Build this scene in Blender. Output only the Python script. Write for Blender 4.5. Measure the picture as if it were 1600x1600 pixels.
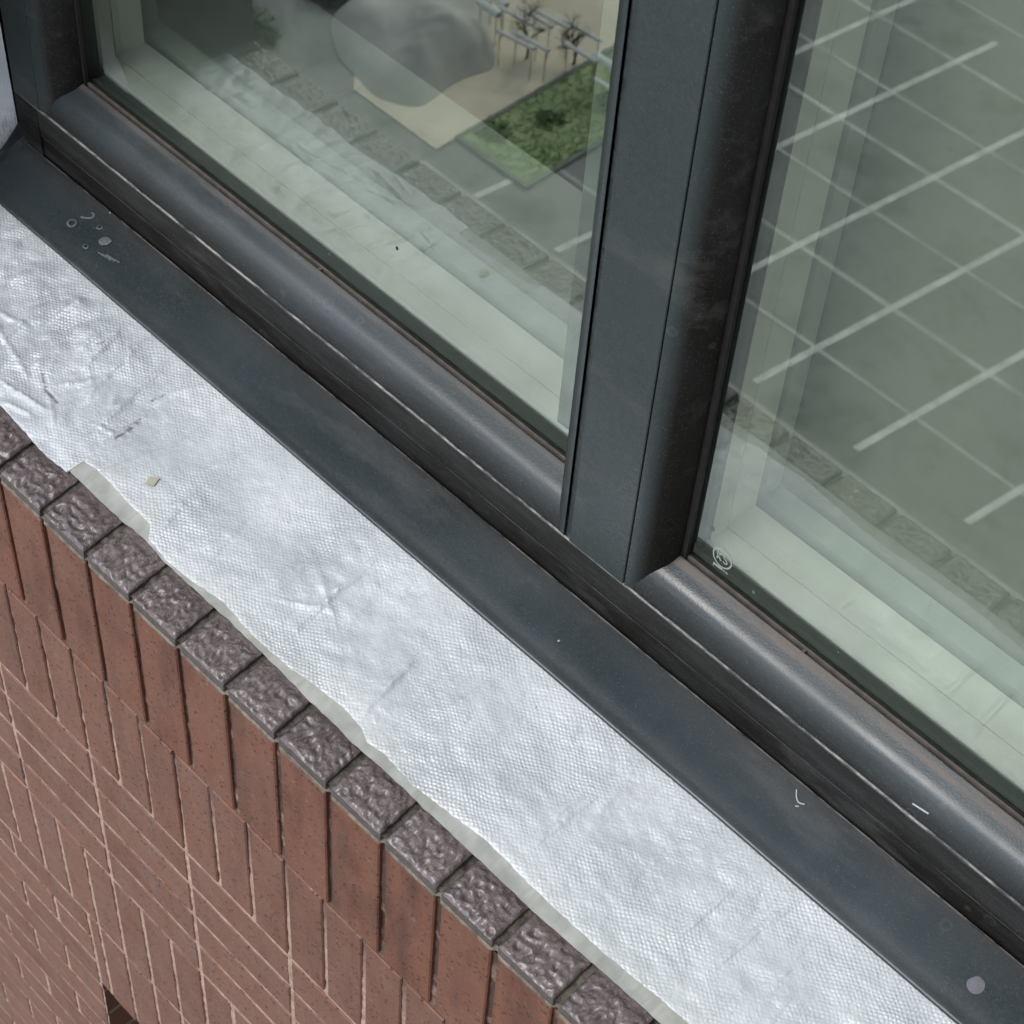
import bpy, bmesh, math, random
from mathutils import Vector, Matrix, noise
random.seed(7)
PI = math.pi
scene = bpy.context.scene
for o in list(bpy.data.objects): bpy.data.objects.remove(o)
COL = scene.collection

# ------------------------------------------------------------------ camera
# world: X along the facade (right), Y into the building, Z up; outer brick face is Y=0
cam_d = bpy.data.cameras.new('camera'); cam = bpy.data.objects.new('camera', cam_d); COL.objects.link(cam)
R0 = Vector((0.69930862, 0.71243073, 0.05839446)); R1 = Vector((0.57109441, -0.50770407, -0.64504864)); R2 = Vector((-0.42990537, 0.48443682, -0.76190704))
M = Matrix.Identity(4)
for i in range(3):
    M[i][0] = R0[i]; M[i][1] = -R1[i]; M[i][2] = -R2[i]
M[0][3], M[1][3], M[2][3] = 1.48030404, -0.72909601, 2.0256688
cam.matrix_world = M
cam_d.sensor_width = 36.0; cam_d.lens = 3164.545 / 1600 * 36
cam_d.clip_start = 0.05; cam_d.clip_end = 900
cam_d.dof.use_dof = True; cam_d.dof.focus_distance = 2.12; cam_d.dof.aperture_fstop = 20
scene.camera = cam
# ------------------------------------------------------------------ light
SUN_EL, SUN_AZ = math.radians(50), math.radians(200)     # azimuth clockwise from +Y
world = bpy.data.worlds.new('World'); scene.world = world; world.use_nodes = True
wn = world.node_tree.nodes; wl = world.node_tree.links; wn.clear()
sky = wn.new('ShaderNodeTexSky'); sky.sky_type = 'NISHITA'; sky.sun_disc = False
sky.sun_elevation = SUN_EL; sky.sun_rotation = SUN_AZ; sky.air_density = 1.0; sky.dust_density = 1.6; sky.ozone_density = 1.0
hs = wn.new('ShaderNodeHueSaturation'); hs.inputs['Saturation'].default_value = 0.54; hs.inputs['Value'].default_value = 1.0
bg = wn.new('ShaderNodeBackground'); bg.inputs['Strength'].default_value = 0.15
wo = wn.new('ShaderNodeOutputWorld')
wl.new(sky.outputs[0], hs.inputs['Color']); wl.new(hs.outputs[0], bg.inputs['Color']); wl.new(bg.outputs[0], wo.inputs[0])
sd = bpy.data.lights.new('sun', 'SUN'); sd.energy = 0.95; sd.angle = math.radians(24); sd.color = (1.0, 0.985, 0.965)
so = bpy.data.objects.new('sun', sd); COL.objects.link(so)
sdir = Vector((math.sin(SUN_AZ) * math.cos(SUN_EL), math.cos(SUN_AZ) * math.cos(SUN_EL), math.sin(SUN_EL)))
so.rotation_euler = sdir.to_track_quat('Z', 'Y').to_euler(); so.location = (0, -8, 12)
scene.view_settings.view_transform = 'Standard'; scene.view_settings.look = 'None'
scene.view_settings.gamma = 1; scene.view_settings.exposure = 0.60
scene.cycles.transparent_max_bounces = 24; scene.cycles.max_bounces = 10; scene.cycles.glossy_bounces = 6

# ------------------------------------------------------------------ material helpers
class NT:
    def __init__(s, name, rough=0.6, spec=0.5, metal=0.0):
        s.m = bpy.data.materials.new(name); s.m.use_nodes = True
        s.n = s.m.node_tree.nodes; s.l = s.m.node_tree.links; s.n.clear()
        s.out = s.n.new('ShaderNodeOutputMaterial'); s.b = s.n.new('ShaderNodeBsdfPrincipled')
        s.l.new(s.b.outputs[0], s.out.inputs[0])
        s.b.inputs['Roughness'].default_value = rough; s.b.inputs['Metallic'].default_value = metal
        s.b.inputs['Specular IOR Level'].default_value = spec
        s.tc = s.n.new('ShaderNodeTexCoord')
    def co(s, scale=(1, 1, 1), rot=(0, 0, 0), loc=(0, 0, 0)):
        mp = s.n.new('ShaderNodeMapping'); mp.inputs['Scale'].default_value = scale; mp.inputs['Rotation'].default_value = rot; mp.inputs['Location'].default_value = loc
        s.l.new(s.tc.outputs['Object'], mp.inputs[0]); return mp.outputs[0]
    def noise(s, sc, detail=3, rough=0.55, co=None, dist=0.0):
        t = s.n.new('ShaderNodeTexNoise'); t.inputs['Scale'].default_value = sc; t.inputs['Detail'].default_value = detail
        t.inputs['Roughness'].default_value = rough; t.inputs['Distortion'].default_value = dist
        s.l.new(co if co is not None else s.co(), t.inputs['Vector']); return t.outputs['Fac']
    def voro(s, sc, co=None, feature='F1', out='Distance'):
        t = s.n.new('ShaderNodeTexVoronoi'); t.feature = feature; t.inputs['Scale'].default_value = sc
        s.l.new(co if co is not None else s.co(), t.inputs['Vector']); return t.outputs[out]
    def rng(s, v, a, b, c=0.0, d=1.0):
        t = s.n.new('ShaderNodeMapRange'); t.inputs[1].default_value = a; t.inputs[2].default_value = b; t.inputs[3].default_value = c; t.inputs[4].default_value = d
        s.l.new(v, t.inputs[0]); return t.outputs[0]
    def math(s, op, a, b=None):
        t = s.n.new('ShaderNodeMath'); t.operation = op
        for i, v in enumerate((a, b)):
            if v is None: continue
            if isinstance(v, (int, float)): t.inputs[i].default_value = v
            else: s.l.new(v, t.inputs[i])
        return t.outputs[0]
    def mix(s, f, a, b, mode='MIX'):
        t = s.n.new('ShaderNodeMix'); t.data_type = 'RGBA'; t.blend_type = mode
        for i, v in ((0, f), (6, a), (7, b)):
            if isinstance(v, (int, float)): t.inputs[i].default_value = v
            elif isinstance(v, tuple): t.inputs[i].default_value = (*v, 1)
            else: s.l.new(v, t.inputs[i])
        return t.outputs[2]
    def attr(s, name, out='Color'):
        t = s.n.new('ShaderNodeAttribute'); t.attribute_name = name; return t.outputs[out]
    def sep(s, v):
        t = s.n.new('ShaderNodeSeparateColor'); s.l.new(v, t.inputs[0]); return t.outputs
    def bump(s, h, dist, strength=1.0, prev=None):
        t = s.n.new('ShaderNodeBump'); t.inputs['Distance'].default_value = dist; t.inputs['Strength'].default_value = strength
        s.l.new(h, t.inputs['Height'])
        if prev is not None: s.l.new(prev, t.inputs['Normal'])
        return t.outputs[0]
    def set(s, key, v):
        if isinstance(v, (int, float)): s.b.inputs[key].default_value = v
        elif isinstance(v, tuple): s.b.inputs[key].default_value = (*v, 1)
        else: s.l.new(v, s.b.inputs[key])
        return s

def plain(name, col, rough=0.6, spec=0.4, var=0.12, sc=40, bump=0.0, metal=0):
    t = NT(name, rough, spec, metal)
    n = t.noise(sc, 4)
    t.set('Base Color', t.mix(t.rng(n, .3, .7), tuple(c * (1 - var) for c in col), tuple(min(1, c * (1 + var)) for c in col)))
    if bump: t.set('Normal', t.bump(n, bump))
    return t.m

# powder-coated aluminium with dust (R), worn edges and painted glints (G), grime and painted shade (B)
def frame_paint(vert=False):
    t = NT('painted_aluminium_upright' if vert else 'painted_aluminium', 0.36, 0.5)
    base = t.mix(t.rng(t.noise(9, 4), .3, .7), (.015, .025, .025) if vert else (.019, .027, .031), (.023, .036, .035) if vert else (.029, .040, .046))
    base = t.mix(t.rng(t.noise(3.2, 4, .6), .42, .72, 0, .8), base, (.032, .048, .047) if vert else (.050, .066, .080))
    base = t.mix(t.rng(t.noise(260, 2), .35, .75), base, (.036, .045, .048))
    ch = t.sep(t.attr('wear_shade'))
    st = t.noise(30, 5, .65, t.co((.5, .5, .3) if vert else (.35, 3, 3)))
    dust = t.math('MULTIPLY', ch[0], t.rng(st, .25, .75))
    c = t.mix(dust, base, (.16, .125, .098))
    grime_shade = t.math('MULTIPLY', ch[2], t.rng(t.noise(18, 5, .6, t.co((.4, .4, .3) if vert else (.6, 3, 3))), .2, .6, .55, 1))
    c = t.mix(grime_shade, c, (.0115, .0105, .009))
    t.set('Specular IOR Level', t.rng(grime_shade, 0, 1, .5, .12))
    worn_glint = t.math('MULTIPLY', ch[1], t.rng(t.noise(55, 4, .7, t.co((.5, 2, 2))), .40, .60))
    c = t.mix(worn_glint, c, (.42, .40, .37))
    # faint water marks and specks
    sp = t.rng(t.voro(95), .055, .02)
    spm = t.math('MULTIPLY', sp, t.rng(t.noise(7, 2), .52, .66))
    c = t.mix(t.math('MULTIPLY', spm, .6), c, (.22, .23, .24))
    rn = t.n.new('ShaderNodeTexVoronoi'); rn.feature = 'F1'; rn.inputs['Scale'].default_value = 21; rn.inputs['Randomness'].default_value = 1
    t.l.new(t.co(), rn.inputs['Vector'])
    rg = t.math('MULTIPLY', t.rng(rn.outputs['Distance'], .16, .13), t.rng(rn.outputs['Distance'], .09, .125))
    c = t.mix(t.math('MULTIPLY', t.math('MULTIPLY', rg, t.rng(t.noise(3.1, 2), .50, .62)), .12), c, (.20, .21, .22))
    smr = t.noise(4, 6, .7, t.co((1.0, 3.5, 3.5), (0, 0, .4)))
    c = t.mix(t.math('MULTIPLY', t.rng(smr, .56, .74), .30), c, (.15, .145, .14))
    c = t.mix(t.math('MULTIPLY', t.rng(t.noise(700, 1), .66, .72), .25), c, (.25, .25, .24))
    t.set('Base Color', c)
    r = t.math('ADD', t.rng(t.noise(6, 6, .65), .3, .7, .20, .42), t.math('MULTIPLY', t.math('MAXIMUM', dust, grime_shade), .35))
    t.set('Roughness', r)
    t.set('Normal', t.bump(t.noise(420, 2), .00025, .6))
    return t.m
PAINT = frame_paint(); PAINTV = frame_paint(True)

def brick_mat():
    t = NT('glazed_brick', 0.52, 0.4)
    at = t.sep(t.attr('tone'))
    c = t.mix(at[0], (.155, .066, .039), (.215, .098, .061))
    c = t.mix(t.rng(t.noise(14, 5, .6), .35, .7), c, (.195, .105, .078))
    c = t.mix(t.math('MULTIPLY', at[1], .75), c, (.185, .066, .034))
    pit = t.rng(t.voro(120), .30, .16)
    pm = t.math('MULTIPLY', pit, t.rng(t.noise(60, 2), .42, .56))
    c = t.mix(t.math('MULTIPLY', pm, .65), c, (.045, .024, .020))
    c = t.mix(t.math('MULTIPLY', t.rng(t.noise(90, 3), .62, .72), .35), c, (.36, .25, .20))
    stn = t.rng(t.noise(5, 5, .62, t.co((5, 1, .8))), .55, .72)
    c = t.mix(t.math('MULTIPLY', stn, .35), c, (.06, .035, .028))
    drip = t.rng(t.noise(7, 6, .65, t.co((2.6, 1, .8))), .46, .62)
    c = t.mix(t.math('MULTIPLY', drip, t.math('MULTIPLY', at[1], .6)), c, (.062, .027, .018))
    c = t.mix(at[2], c, (.05, .030, .022))
    t.set('Base Color', c)
    t.set('Roughness', t.rng(t.noise(25, 4), .3, .7, .32, .58))
    t.set('Normal', t.bump(t.noise(160, 5, .6), .0016, .9, t.bump(t.math('MULTIPLY', pm, -1), .002, .8, t.bump(t.noise(28, 3), .003, .6))))
    return t.m
BRICK = brick_mat()

def rough_brick_mat():
    t = NT('rough_brick_top', 0.27, 0.55)
    at = t.sep(t.attr('tone'))
    c = t.mix(at[0], (.108, .078, .076), (.168, .128, .124))
    c = t.mix(t.rng(t.noise(120, 4), .4, .7), c, (.062, .046, .046))
    c = t.mix(t.math('MULTIPLY', t.rng(t.noise(300, 3), .6, .7), .4), c, (.33, .30, .29))
    c = t.mix(at[1], c, (.045, .036, .034))
    t.set('Base Color', c)
    t.b.inputs['Coat Weight'].default_value = .55; t.b.inputs['Coat Roughness'].default_value = .13
    t.set('Normal', t.bump(t.noise(300, 4, .65), .0020, .9))
    return t.m
BRICKTOP = rough_brick_mat()

def mortar_mat(name, a, b):
    t = NT(name, 0.85, 0.2)
    mc = t.mix(t.rng(t.noise(70, 5, .65), .35, .65), a, b)
    dk = t.math('MULTIPLY', t.sep(t.attr('wear_shade'))[0], t.rng(t.noise(14, 4, .7), .28, .46))
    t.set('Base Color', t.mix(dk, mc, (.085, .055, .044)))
    t.set('Normal', t.bump(t.noise(240, 5, .6), .002))
    return t.m
MORTAR = mortar_mat('brick_mortar', (.34, .225, .175), (.50, .365, .30))
MORTAR_D = mortar_mat('dirty_mortar', (.035, .03, .026), (.16, .145, .12))

def membrane_mat():
    t = NT('silver_membrane', 0.42, 0.55, 0.0)
    co = t.co((1, 1, 0), (0, 0, math.radians(3)))
    sc = 2 * PI / .0040
    sx = t.n.new('ShaderNodeSeparateXYZ')
    wob = t.n.new('ShaderNodeVectorMath'); wob.operation = 'ADD'
    nz = t.n.new('ShaderNodeTexNoise'); nz.inputs['Scale'].default_value = 22; nz.inputs['Detail'].default_value = 2
    t.l.new(co, nz.inputs['Vector'])
    vs = t.n.new('ShaderNodeVectorMath'); vs.operation = 'SCALE'; vs.inputs['Scale'].default_value = .010
    t.l.new(nz.outputs['Color'], vs.inputs[0]); t.l.new(co, wob.inputs[0]); t.l.new(vs.outputs[0], wob.inputs[1])
    t.l.new(wob.outputs[0], sx.inputs[0])
    px_ = t.math('MULTIPLY', sx.outputs[0], sc); py_ = t.math('MULTIPLY', sx.outputs[1], sc)
    w1 = t.math('COSINE', px_)
    w2 = t.math('COSINE', t.math('ADD', t.math('MULTIPLY', px_, -.5), t.math('MULTIPLY', py_, .866)))
    w3 = t.math('COSINE', t.math('ADD', t.math('MULTIPLY', px_, -.5), t.math('MULTIPLY', py_, -.866)))
    dots = t.math('MULTIPLY', t.math('ADD', t.math('ADD', w1, w2), w3), .4)
    amp = t.rng(t.noise(9, 3), .35, .6, .25, 1.0)
    weave = t.math('MULTIPLY', dots, amp)
    n1 = t.noise(11, 5, .6); n2 = t.noise(48, 5, .65)
    c = t.mix(t.rng(n1, .32, .68), (.44, .475, .50), (.57, .60, .625))
    c = t.mix(t.math('MULTIPLY', t.rng(n2, .52, .66), .30), c, (.44, .46, .48))
    c = t.mix(t.math('MULTIPLY', t.rng(weave, .1, .8), .07), c, (.90, .91, .93))
    c = t.mix(t.math('MULTIPLY', t.rng(weave, -.2, -.9), .05), c, (.42, .44, .46))
    # thin pressed crease lines
    fine = t.noise(5, 3, .5, t.co((1, .12, .0), (0, 0, math.radians(-4))))
    c = t.mix(t.math('MULTIPLY', t.rng(t.math('ABSOLUTE', t.math('SUBTRACT', fine, .5)), .006, .0), .16), c, (.33, .35, .37))
    # yellowish clean butyl tone near the outer edge
    ch = t.sep(t.attr('wear_shade'))
    c = t.mix(t.math('MULTIPLY', ch[0], .55), c, (.60, .62, .57))
    c = t.mix(ch[1], c, (.13, .13, .125))
    # small black specks
    sp = t.math('MULTIPLY', t.rng(t.voro(42), .040, .022), t.rng(t.noise(23, 1), .50, .55))
    c = t.mix(sp, c, (.06, .055, .05))
    t.set('Base Color', c)
    t.set('Roughness', t.rng(n2, .35, .65, .34, .52))
    t.set('Metallic', t.rng(t.noise(7, 3), .4, .65, .05, .30))
    b1 = t.bump(n2, .0030, .8); b2 = t.bump(t.noise(170, 3), .0006, .8, b1)
    t.set('Normal', t.bump(weave, .00028, 1.0, b2))
    return t.m
MEMB = membrane_mat()
def strip_mat():
    t = NT('butyl_strip', 0.5, 0.45)
    c = t.mix(t.rng(t.noise(30, 4), .35, .65), (.30, .31, .285), (.42, .43, .395))
    c = t.mix(t.math('MULTIPLY', t.rng(t.noise(12, 3, .5, t.co((2.2, .4, 0))), .55, .62), .6), c, (.27, .27, .24))
    t.set('Base Color', c); t.set('Normal', t.bump(t.noise(26, 3, .5, t.co((3, .5, 0))), .004, .8)); return t.m
STRIP = strip_mat()

def glass_mat(name, ior, tint, gloss=(1, 1, 1)):
    m = bpy.data.materials.new(name); m.use_nodes = True; n = m.node_tree.nodes; l = m.node_tree.links; n.clear()
    out = n.new('ShaderNodeOutputMaterial'); mx = n.new('ShaderNodeMixShader'); tr = n.new('ShaderNodeBsdfTransparent'); gl = n.new('ShaderNodeBsdfGlossy')
    geo = n.new('ShaderNodeNewGeometry'); dt = n.new('ShaderNodeVectorMath'); dt.operation = 'DOT_PRODUCT'
    l.new(geo.outputs['Incoming'], dt.inputs[0]); l.new(geo.outputs['Normal'], dt.inputs[1])
    def mth(op, a, b=0.0):
        q_ = n.new('ShaderNodeMath'); q_.operation = op
        for i_, v_ in enumerate((a, b)):
            if isinstance(v_, (int, float)): q_.inputs[i_].default_value = v_
            else: l.new(v_, q_.inputs[i_])
        return q_.outputs[0]
    sch = mth('POWER', mth('SUBTRACT', 1.0, mth('ABSOLUTE', dt.outputs['Value'])), 5.0)
    fac = mth('ADD', mth('MULTIPLY', sch, 1 - ior), ior)     # Schlick, 'ior' holds the normal reflectance
    tr.inputs[0].default_value = (*tint, 1); gl.inputs['Color'].default_value = (*gloss, 1); gl.inputs['Roughness'].default_value = 0.0
    tc = n.new('ShaderNodeTexCoord'); nz = n.new('ShaderNodeTexNoise'); nz.inputs['Scale'].default_value = 2.2; nz.inputs['Detail'].default_value = 1
    bp = n.new('ShaderNodeBump'); bp.inputs['Distance'].default_value = .00016; bp.inputs['Strength'].default_value = 1
    l.new(tc.outputs['Object'], nz.inputs['Vector']); l.new(nz.outputs['Fac'], bp.inputs['Height']); l.new(bp.outputs[0], gl.inputs['Normal'])
    l.new(fac, mx.inputs[0]); l.new(tr.outputs[0], mx.inputs[1]); l.new(gl.outputs[0], mx.inputs[2]); l.new(mx.outputs[0], out.inputs[0])
    return m
GL_COAT = glass_mat('reflective_glass', .165, (.86, .895, .84), (.92, 1.0, .94))
GL_CLEAR = glass_mat('clear_glass', .04, (.97, .985, .975))
RUBBER = plain('black_rubber', (.016, .015, .014), .6, .3, .3, 80, .0003)
RUBBER_D = plain('dusty_rubber', (.10, .088, .078), .8, .2, .3, 60, .0004)
SPACER = plain('glass_spacer', (.020, .030, .027), .5, .4, .2, 40)
INNER = plain('inner_frame_paint', (.72, .71, .66), .45, .4, .05, 12)
INNER_D = plain('inner_darkened', (.13, .145, .135), .6, .3, .2, 30)
WHITE = plain('dried_paint', (.40, .42, .44), .6, .3, .1, 200)
DROP = plain('dried_drop', (.105, .115, .125), .5, .4, .4, 260, .0003)
DROP2 = plain('pale_drop', (.13, .13, .15), .5, .4, .15, 120)

# ------------------------------------------------------------------ object helpers
def put(me, name, mats, parent=None):
    o = bpy.data.objects.new(name, me); COL.objects.link(o)
    for m in (mats if isinstance(mats, (list, tuple)) else [mats]): me.materials.append(m)
    if parent: o.parent = parent
    return o
def tag(o, label=None, cat=None, group=None, kind=None):
    if label: o['label'] = label
    if cat: o['category'] = cat
    if group: o['group'] = group
    if kind: o['kind'] = kind
    return o
def thing(name, label, cat, loc=(0, 0, 0), group=None):
    o = bpy.data.objects.new(name, None); COL.objects.link(o); o.location = loc; o.empty_display_size = .1
    tag(o, label, cat, group)
    return o
def rel(o, parent):   # keep world placement for meshes written in world coordinates
    o.parent = parent; o.matrix_parent_inverse = Matrix.Translation(-Vector(parent.location)); return o
class MB:
    def __init__(s): s.v = []; s.f = []; s.mi = []; s.c = []; s.sm = []
    def quad(s, pts, mi=0, cols=None, smooth=False):
        b = len(s.v); s.v += [tuple(p) for p in pts]; s.c += cols or [(0, 0, 0, 1)] * len(pts)
        s.f.append(tuple(range(b, b + len(pts)))); s.mi.append(mi); s.sm.append(smooth)
    def box(s, a, b, mi=0, col=(0, 0, 0, 1), faces='xXyYzZ'):
        x0, y0, z0 = a; x1, y1, z1 = b
        F = {'x': [(x0, y1, z0), (x0, y0, z0), (x0, y0, z1), (x0, y1, z1)], 'X': [(x1, y0, z0), (x1, y1, z0), (x1, y1, z1), (x1, y0, z1)],
             'y': [(x0, y0, z0), (x1, y0, z0), (x1, y0, z1), (x0, y0, z1)], 'Y': [(x1, y1, z0), (x0, y1, z0), (x0, y1, z1), (x1, y1, z1)],
             'z': [(x0, y1, z0), (x1, y1, z0), (x1, y0, z0), (x0, y0, z0)], 'Z': [(x0, y0, z1), (x1, y0, z1), (x1, y1, z1), (x0, y1, z1)]}
        for k in faces: s.quad(F[k], mi, [col] * 4)
    def grid(s, rows, mi=0, cols=None, smooth=True):
        b = len(s.v); nr = len(rows); nc = len(rows[0])
        for i, r in enumerate(rows):
            for j, p in enumerate(r):
                s.v.append(tuple(p)); s.c.append(cols[i][j] if cols else (0, 0, 0, 1))
        for i in range(nr - 1):
            for j in range(nc - 1):
                a = b + i * nc + j; s.f.append((a, a + 1, a + nc + 1, a + nc)); s.mi.append(mi); s.sm.append(smooth)
    def build(s, name, mats, parent=None, attr='wear_shade'):
        me = bpy.data.meshes.new(name); me.from_pydata(s.v, [], s.f)
        me.polygons.foreach_set('material_index', s.mi); me.polygons.foreach_set('use_smooth', s.sm)
        ca = me.color_attributes.new(attr, 'FLOAT_COLOR', 'POINT'); ca.data.foreach_set('color', [x for c in s.c for x in c])
        me.update(); o = put(me, name, mats)
        if parent: rel(o, parent)
        return o
def extrude_x(mb, prof, x0, x1, step=.05, mi=0, closed_ends=True):
    """prof: list of (y,z,(r,g,b)); outward normal to the left of the path seen from +X"""
    n = max(1, int((x1 - x0) / step))
    for (y0, z0, c0), (y1, z1, c1) in zip(prof[:-1], prof[1:]):
        for k in range(n):
            a = x0 + (x1 - x0) * k / n; b = x0 + (x1 - x0) * (k + 1) / n
            mb.quad([(a, y0, z0), (b, y0, z0), (b, y1, z1), (a, y1, z1)], mi, [(*c0, 1)] * 2 + [(*c1, 1)] * 2)
def extrude_z(mb, prof, z0, z1, mi=0):
    for (xa, ya, c0), (xb, yb, c1) in zip(prof[:-1], prof[1:]):
        mb.quad([(xa, ya, z0), (xb, yb, z0), (xb, yb, z1), (xa, ya, z1)], mi, [(*c0, 1), (*c1, 1), (*c1, 1), (*c0, 1)])
def interp(tab, x):
    if x <= tab[0][0]: return tab[0][1]
    for (a, b), (c, d) in zip(tab[:-1], tab[1:]):
        if x <= c: return b + (d - b) * (x - a) / (c - a)
    return tab[-1][1]
def fbm(x, y, z=0, o=4):
    return noise.fractal(Vector((x, y, z)), 0.9, 2.1, o)

# ================================================================== GROUND FAR BELOW (seen mirrored in the glass)
GZ = -28.0
def ground_mat():
    t = NT('parking_asphalt', 0.9, 0.25)
    c = t.mix(t.rng(t.noise(.25, 5, .6), .3, .7), (.24, .245, .235), (.36, .36, .345))
    c = t.mix(t.rng(t.noise(3.5, 5, .6), .35, .7), c, (.32, .322, .305))
    c = t.mix(t.math('MULTIPLY', t.rng(t.noise(.6, 4), .54, .66), .7), c, (.18, .19, .18))
    c = t.mix(t.math('MULTIPLY', t.rng(t.noise(1.7, 5, .7), .58, .66), .5), c, (.15, .155, .145))
    t.set('Base Color', c); return t.m
g = MB(); g.quad([(-300, -300, GZ), (300, -300, GZ), (300, 300, GZ), (-300, 300, GZ)])
tag(g.build('ground', ground_mat()), kind='structure')
LINE = plain('road_paint', (.78, .79, .73), .7, .3, .28, 2.2)
JOINT = plain('paving_joint', (.56, .57, .53), .8, .2, .30, 1.3)
pl = MB()
for X0 in (-25.2, -22.60, -20.15, -17.30, -14.62, -12.0, -9.3, -6.7, -4.0, -1.4, 1.2):
    y0, y1 = (-23.5 - .05 * (X0 + 22)), -37.3
    xa, xb = X0, X0 - .135 * (y1 + 24)
    if X0 < -25: continue
    w = .085
    pl.quad([(xa - w, y1 * 0 + y0, GZ + .008), (xb - w, y1, GZ + .008), (xb + w, y1, GZ + .008), (xa + w, y0, GZ + .008)])
tag(pl.build('parking_line', LINE), kind='structure')
pj = MB()
for i, Y in enumerate((-21.3, -23.4, -25.6, -27.8, -30.0, -32.0, -33.75, -35.9, -38.0, -40.2)):
    w = (.045, .065)[i % 2]
    x0 = -22.0 if -31 < Y < -24.7 else -24.3
    pj.quad([(x0, Y - w, GZ + .004), (12, Y - w, GZ + .004), (12, Y + w, GZ + .004), (x0, Y + w, GZ + .004)])
tag(pj.build('pavement_joint', JOINT), kind='structure')
tan = MB(); tan.quad([(-31, -45, GZ + .03), (-24.45, -45, GZ + .03), (-24.35, -23.9, GZ + .03), (-27.2, -23.9, GZ + .03), (-31, -27.5, GZ + .03)])
PATH = plain('tan_paving', (.90, .79, .62), .85, .2, .12, 1.2)
tag(tan.build('path', PATH), kind='structure')
kb = MB(); kb.box((-24.36, -30.3, GZ), (-24.24, -24.5, GZ + .085)); kb.box((-24.36, -24.62, GZ), (-22.0, -24.5, GZ + .088)); kb.box((-22.12, -30.3, GZ), (-22.0, -24.62, GZ + .085))
tag(kb.build('kerb', plain('kerb_stone', (.24, .25, .22), .9)), kind='structure')
def grass_mat():
    t = NT('grass_blades', .8, .2)
    c = t.mix(t.rng(t.noise(.9, 4), .35, .65), (.28, .42, .18), (.50, .60, .32))
    t.set('Base Color', t.mix(t.rng(t.noise(9, 3), .4, .7), c, (.46, .52, .30))); return t.m
gm = MB()
gm.quad([(-24.24, -30.3, GZ + .06), (-22.12, -30.3, GZ + .06), (-22.12, -24.62, GZ + .06), (-24.24, -24.62, GZ + .06)])
for i in range(2600):
    x = random.gauss(0, .06) + random.uniform(-24.3, -22.1); y = random.gauss(0, .06) + random.uniform(-30.3, -24.6)
    clump = max(0, noise.noise(Vector((x * .8, y * .8, 3)))) * .5
    h = random.uniform(.03, .07) + clump * random.uniform(.1, .35); a = random.uniform(0, 2 * PI); w = .035
    dx, dy = math.cos(a) * w, math.sin(a) * w; lx, ly = random.uniform(-.1, .1), random.uniform(-.1, .1)
    gm.quad([(x - dx, y - dy, GZ + .06), (x + dx, y + dy, GZ + .06), (x + lx, y + ly, GZ + .06 + h)])
tag(gm.build('grass', grass_mat()), kind='stuff')
# heap under a grey tarpaulin on the path
cp = thing('tarpaulin_heap', 'grey tarpaulin draped over a heap on the tan path, mirrored in the left window', 'tarpaulin', (-27.7, -26.4, GZ))
PTS = [(-29.2, -25.4), (-28.1, -24.1), (-26.9, -23.75), (-25.9, -23.65), (-25.1, -24.2), (-25.2, -25.3), (-25.0, -26.4), (-25.9, -27.3), (-27.2, -28.4), (-29.2, -28.4)]
NP = 60; rows = []
PTS = [(a - .62, b - .50) for a, b in PTS]; CX, CY = -27.7, -26.4
for r_ in range(26):
    f_ = r_ / 25; row = []
    for i in range(NP + 1):
        u = (i % NP) / NP * 10; k = int(u); w_ = u - k
        bx, by = (.5 * (2 * PTS[k % 10][c_] + (PTS[(k + 1) % 10][c_] - PTS[(k - 1) % 10][c_]) * w_ + (2 * PTS[(k - 1) % 10][c_] - 5 * PTS[k % 10][c_] + 4 * PTS[(k + 1) % 10][c_] - PTS[(k + 2) % 10][c_]) * w_ ** 2 + (3 * PTS[k % 10][c_] - PTS[(k - 1) % 10][c_] - 3 * PTS[(k + 1) % 10][c_] + PTS[(k + 2) % 10][c_]) * w_ ** 3) for c_ in (0, 1))
        x = CX + (bx - CX) * f_; y = CY + (by - CY) * f_
        h_ = 1.05 * (1 - f_ ** 3.2) * (.85 + .5 * noise.noise(Vector((x * .7, y * .7, 2)))) + .10 * abs(noise.noise(Vector((x * 2.4, y * 1.6, 5)))) * (1 - f_ ** 8)
        row.append((x + .12 * noise.noise(Vector((x, y, 9))) * f_, y, GZ + .035 + max(0, h_)))
    rows.append(row)
cm = MB(); cm.grid(rows); cm.build('tarpaulin_sheet', plain('tarpaulin_cloth', (.60, .59, .54), .75, .25, .16, 1.1), cp)
BARK = plain('dark_bark', (.05, .045, .035), .9)
POSTM = plain('post_steel', (.38, .35, .29), .5)
# bright steel rack bars on the path
CH = plain('bright_steel', (.95, .95, .93), .35, .6, .03, 4)
bars = [((-25.75, -27.17), (-24.68, -27.33)), ((-25.48, -27.45), (-24.41, -27.54)), ((-26.85, -27.61), (-26.15, -27.61)), ((-26.38, -27.85), (-25.13, -27.97)), ((-26.1, -28.2), (-25.0, -28.25)),
        ((-25.8, -28.41), (-24.69, -28.54)), ((-25.04, -28.67), (-23.87, -28.75)), ((-24.37, -28.05), (-23.4, -28.11)), ((-23.63, -28.26), (-22.8, -28.29)), ((-23.0, -27.62), (-22.3, -27.65)), ((-26.9, -28.0), (-26.3, -28.0))]
LB = ['nearest bright steel bar of the rack beside the canopy', 'second bright steel bar, just behind the nearest one', 'short thick bright bar at the canopy corner', 'long bright steel bar behind the short thick one',
      'long bright bar in the middle of the rack', 'thin bright bar crossing the bare shrub', 'bright bar nearest the far end of the path', 'bright bar over the shaded corner of the lawn', 'thick bright bar over the lawn beside the mullion', 'shortest bright bar low over the lawn', 'short thick bar second from the canopy corner']
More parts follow.
